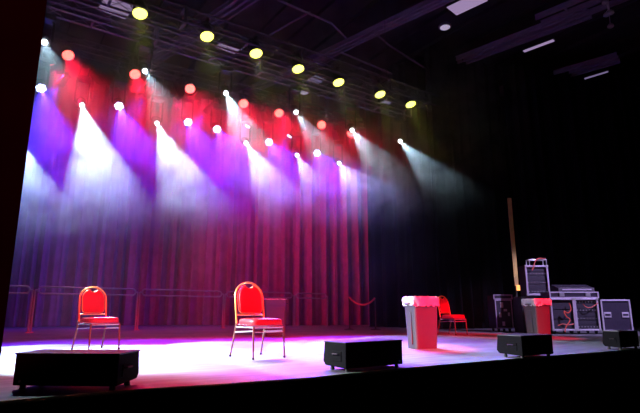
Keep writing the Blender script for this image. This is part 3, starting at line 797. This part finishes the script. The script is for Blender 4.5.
# long shallow case across both racks
t = thing('flight_case', 'long shallow case with bright edging lying across both racks', 'equipment case', at(553, 334.2, .02), RZ); t.location.z = topz + .002
w = 51 / ppm; h_ = 6.6 / ppm
bm = bmesh.new(); add_box(bm, (w / 2, .25, h_ / 2), (w, .5, h_ - .004)); obj('case_shell', bm, M['case'], t)
bm = bmesh.new(); frame_box(bm, w, h_, .03); obj('edge_frame', bm, M['alu'], t)
for xx in (.25, .78):
    bm = bmesh.new(); add_box(bm, (w * xx, -.02, h_ * .5), (.12, .02, .08), 0, .005); obj('latch', bm, M['chrome'], t)
# mixer on top
t = thing('mixing_console', 'dark mixing console with knob row on top of the long case', 'mixer', at(563, 334.2, .1), RZ); t.location.z = topz + h_ + .002
w = 38 / ppm; bm = bmesh.new(); add_prism(bm, [(0, 0, 0), (0, .4, 0), (0, .4, .20), (0, .02, .10)], (w, 0, 0)); obj('chassis', bm, M['panel'], t, bevel=.006)
bm = bmesh.new()
for q in range(11):
    for rr in range(4): add_lathe(bm, [(.012, 0), (.010, .02)], 8, Matrix.Translation((.06 + (w - .12) * q / 10, .08 + .08 * rr, .115 + .021 * rr)))
obj('knobs', bm, M['panel'], t, True)
bm = bmesh.new(); add_box(bm, (w / 2, -.004, .055), (w * .8, .01, .03)); obj('front_panel', bm, M['alu'], t)
# black trunk carrying the tall amplifier rack
t = thing('storage_case', 'black trunk under the small upright rack, behind the second bin', 'equipment case', at(524, 334.2, .75), RZ); t.location.z = 0
w = 30 / ppm * 1.05; hh = (334.2 - 297) / ppm * 1.04
bm = bmesh.new(); add_box(bm, (w / 2, .3, hh / 2), (w, .6, hh), 0, .01); obj('case_shell', bm, M['panel'], t)
bm = bmesh.new(); frame_box(bm, w, hh, .02, -.002); obj('edge_frame', bm, M['black_gloss'], t)
p = at(530.5, 334.2, .8); p.z = hh + .03
r3 = rack(p, 24.5 / ppm * 1.04, 31.5 / ppm * 1.05, .42, 'small upright rack with pale violet frame standing above the second bin', 6, e=.045, castors=False)
for xx in (.06, .5):
    bm = bmesh.new(); add_box(bm, (xx, .2, -.014), (.06, .3, .028)); obj('foot', bm, M['black'], r3)
t = thing('laptop_stand', 'metal bar stand on top of the small upright rack', 'stand', (p + CR * .18 + CF * .1) + Vector((0, 0, 31.5 / ppm * 1.05 + .002)), RZ)
bm = bmesh.new()
for xx in (0, .46): add_tube(bm, [(xx, 0, 0), (xx, 0, .16), (xx, .2, .16), (xx, .2, 0)], .014, 6)
obj('side_frame', bm, M['chrome'], t)
bm = bmesh.new(); add_tube(bm, [(0, 0, .16), (.46, 0, .16)], .016, 8); add_tube(bm, [(0, .2, .16), (.46, .2, .16)], .012, 8); obj('crossbar', bm, M['chrome'], t, True)
q = p + Vector((0, 0, 31.5 / ppm * 1.05))
cable('cable', [q + CR * .62 + CF * .08 + Vector((0, 0, .19)), q + CR * .42 + CF * .05 + Vector((0, 0, .19)), q + CR * .28 - CF * .04 + Vector((0, 0, .10)), q + CR * .22 - CF * .06 + Vector((0, 0, -.04)), q + CR * .16 - CF * .07 + Vector((0, 0, -.14))], .013, 'red cable draped over the metal bar stand')
# tall dark case with pale outline further left
p = on_z(497, 332); t = thing('flight_case', 'tall dark flight case on castors, faint outline, standing behind the stage', 'equipment case', (p.x, p.y, 0), RZ)
w, h_ = .46, .92
bm = bmesh.new(); add_box(bm, (w / 2, .3, .08 + h_ / 2), (w, .6, h_ - .02), 0, .01); obj('case_shell', bm, M['panel'], t)
bm = bmesh.new(); g_ = []
frame_box(bm, w, h_ - .15, .022, -.002); bmesh.ops.translate(bm, vec=(0, 0, .09), verts=bm.verts[:]); obj('edge_frame', bm, M['alu'], t)
bm = bmesh.new(); frame_box(bm, w + .06, .13, .022, -.002); bmesh.ops.translate(bm, vec=(-.03, 0, h_ - .05), verts=bm.verts[:]); obj('lid_frame', bm, M['alu'], t)
for (x, z, ww, hh2) in ((.18, .72, .08, .14), (.27, .58, .09, .06), (.36, .47, .05, .09), (.12, .45, .06, .12), (.20, .22, .07, .11)):
    bm = bmesh.new(); add_box(bm, (x, -.006, z), (ww, .015, hh2), 0, .004); obj('latch', bm, M['chrome'], t)
for xx in (.08, w - .08):
    for yy in (.08, .5):
        bm = bmesh.new(); add_tube(bm, [(xx - .02, yy, .045), (xx + .02, yy, .045)], .045, 12); add_box(bm, (xx, yy, .085), (.06, .06, .02)); obj('castor', bm, M['black'], t)
# narrow strip with amber light put into its colour, small orange lamp below
Dp = 15.2
pa, pb = depth_pt(516.5, 286, Dp), depth_pt(511.5, 198, Dp); pb = Vector((pa.x, pa.y, pb.z))
t = thing('amber_strip', 'tall narrow strip with amber light in its colour, rising above an orange lamp, behind the equipment', 'batten', (pa.x, pa.y, 0), RZ)
bm = bmesh.new(); add_box(bm, (0, 0, (pa.z + pb.z) / 2), (.12, .05, pb.z - pa.z), 0, .008); obj('strip', bm, M['amber_lit'], t)
bm = bmesh.new(); add_box(bm, (0, .06, pb.z / 2), (.05, .05, pb.z - .1)); obj('post', bm, M['black'], t)
bm = bmesh.new(); add_box(bm, (.02, -.10, pa.z - .06), (.11, .06, .16), 0, .01); obj('lamp', bm, emit('orange_lamp_glow', (1, .35, .10), 2.2), t)
s = spot('batten_light', (.0, -.22, pa.z - .1), (0, .1, 1), 25, (1, .72, .30), 50, 1, .03); s.parent = t

# ------------------------------------------------------------------ world and view
w = bpy.data.worlds.new('world'); sc.world = w; w.use_nodes = True
w.node_tree.nodes['Background'].inputs[0].default_value = (.5, .35, .7, 1); w.node_tree.nodes['Background'].inputs[1].default_value = .003
vs_ = sc.view_settings; vs_.view_transform = 'Standard'; vs_.look = 'None'; vs_.exposure = 0; vs_.gamma = 1; vs_.use_curve_mapping = False
cy = sc.cycles
cy.max_bounces = 5; cy.diffuse_bounces = 3; cy.glossy_bounces = 2; cy.volume_bounces = 0; cy.transmission_bounces = 2
cy.use_denoising = True; cy.volume_step_rate = .6; cy.volume_max_steps = 96; cy.sample_clamp_indirect = 3
cy.caustics_reflective = False; cy.caustics_refractive = False
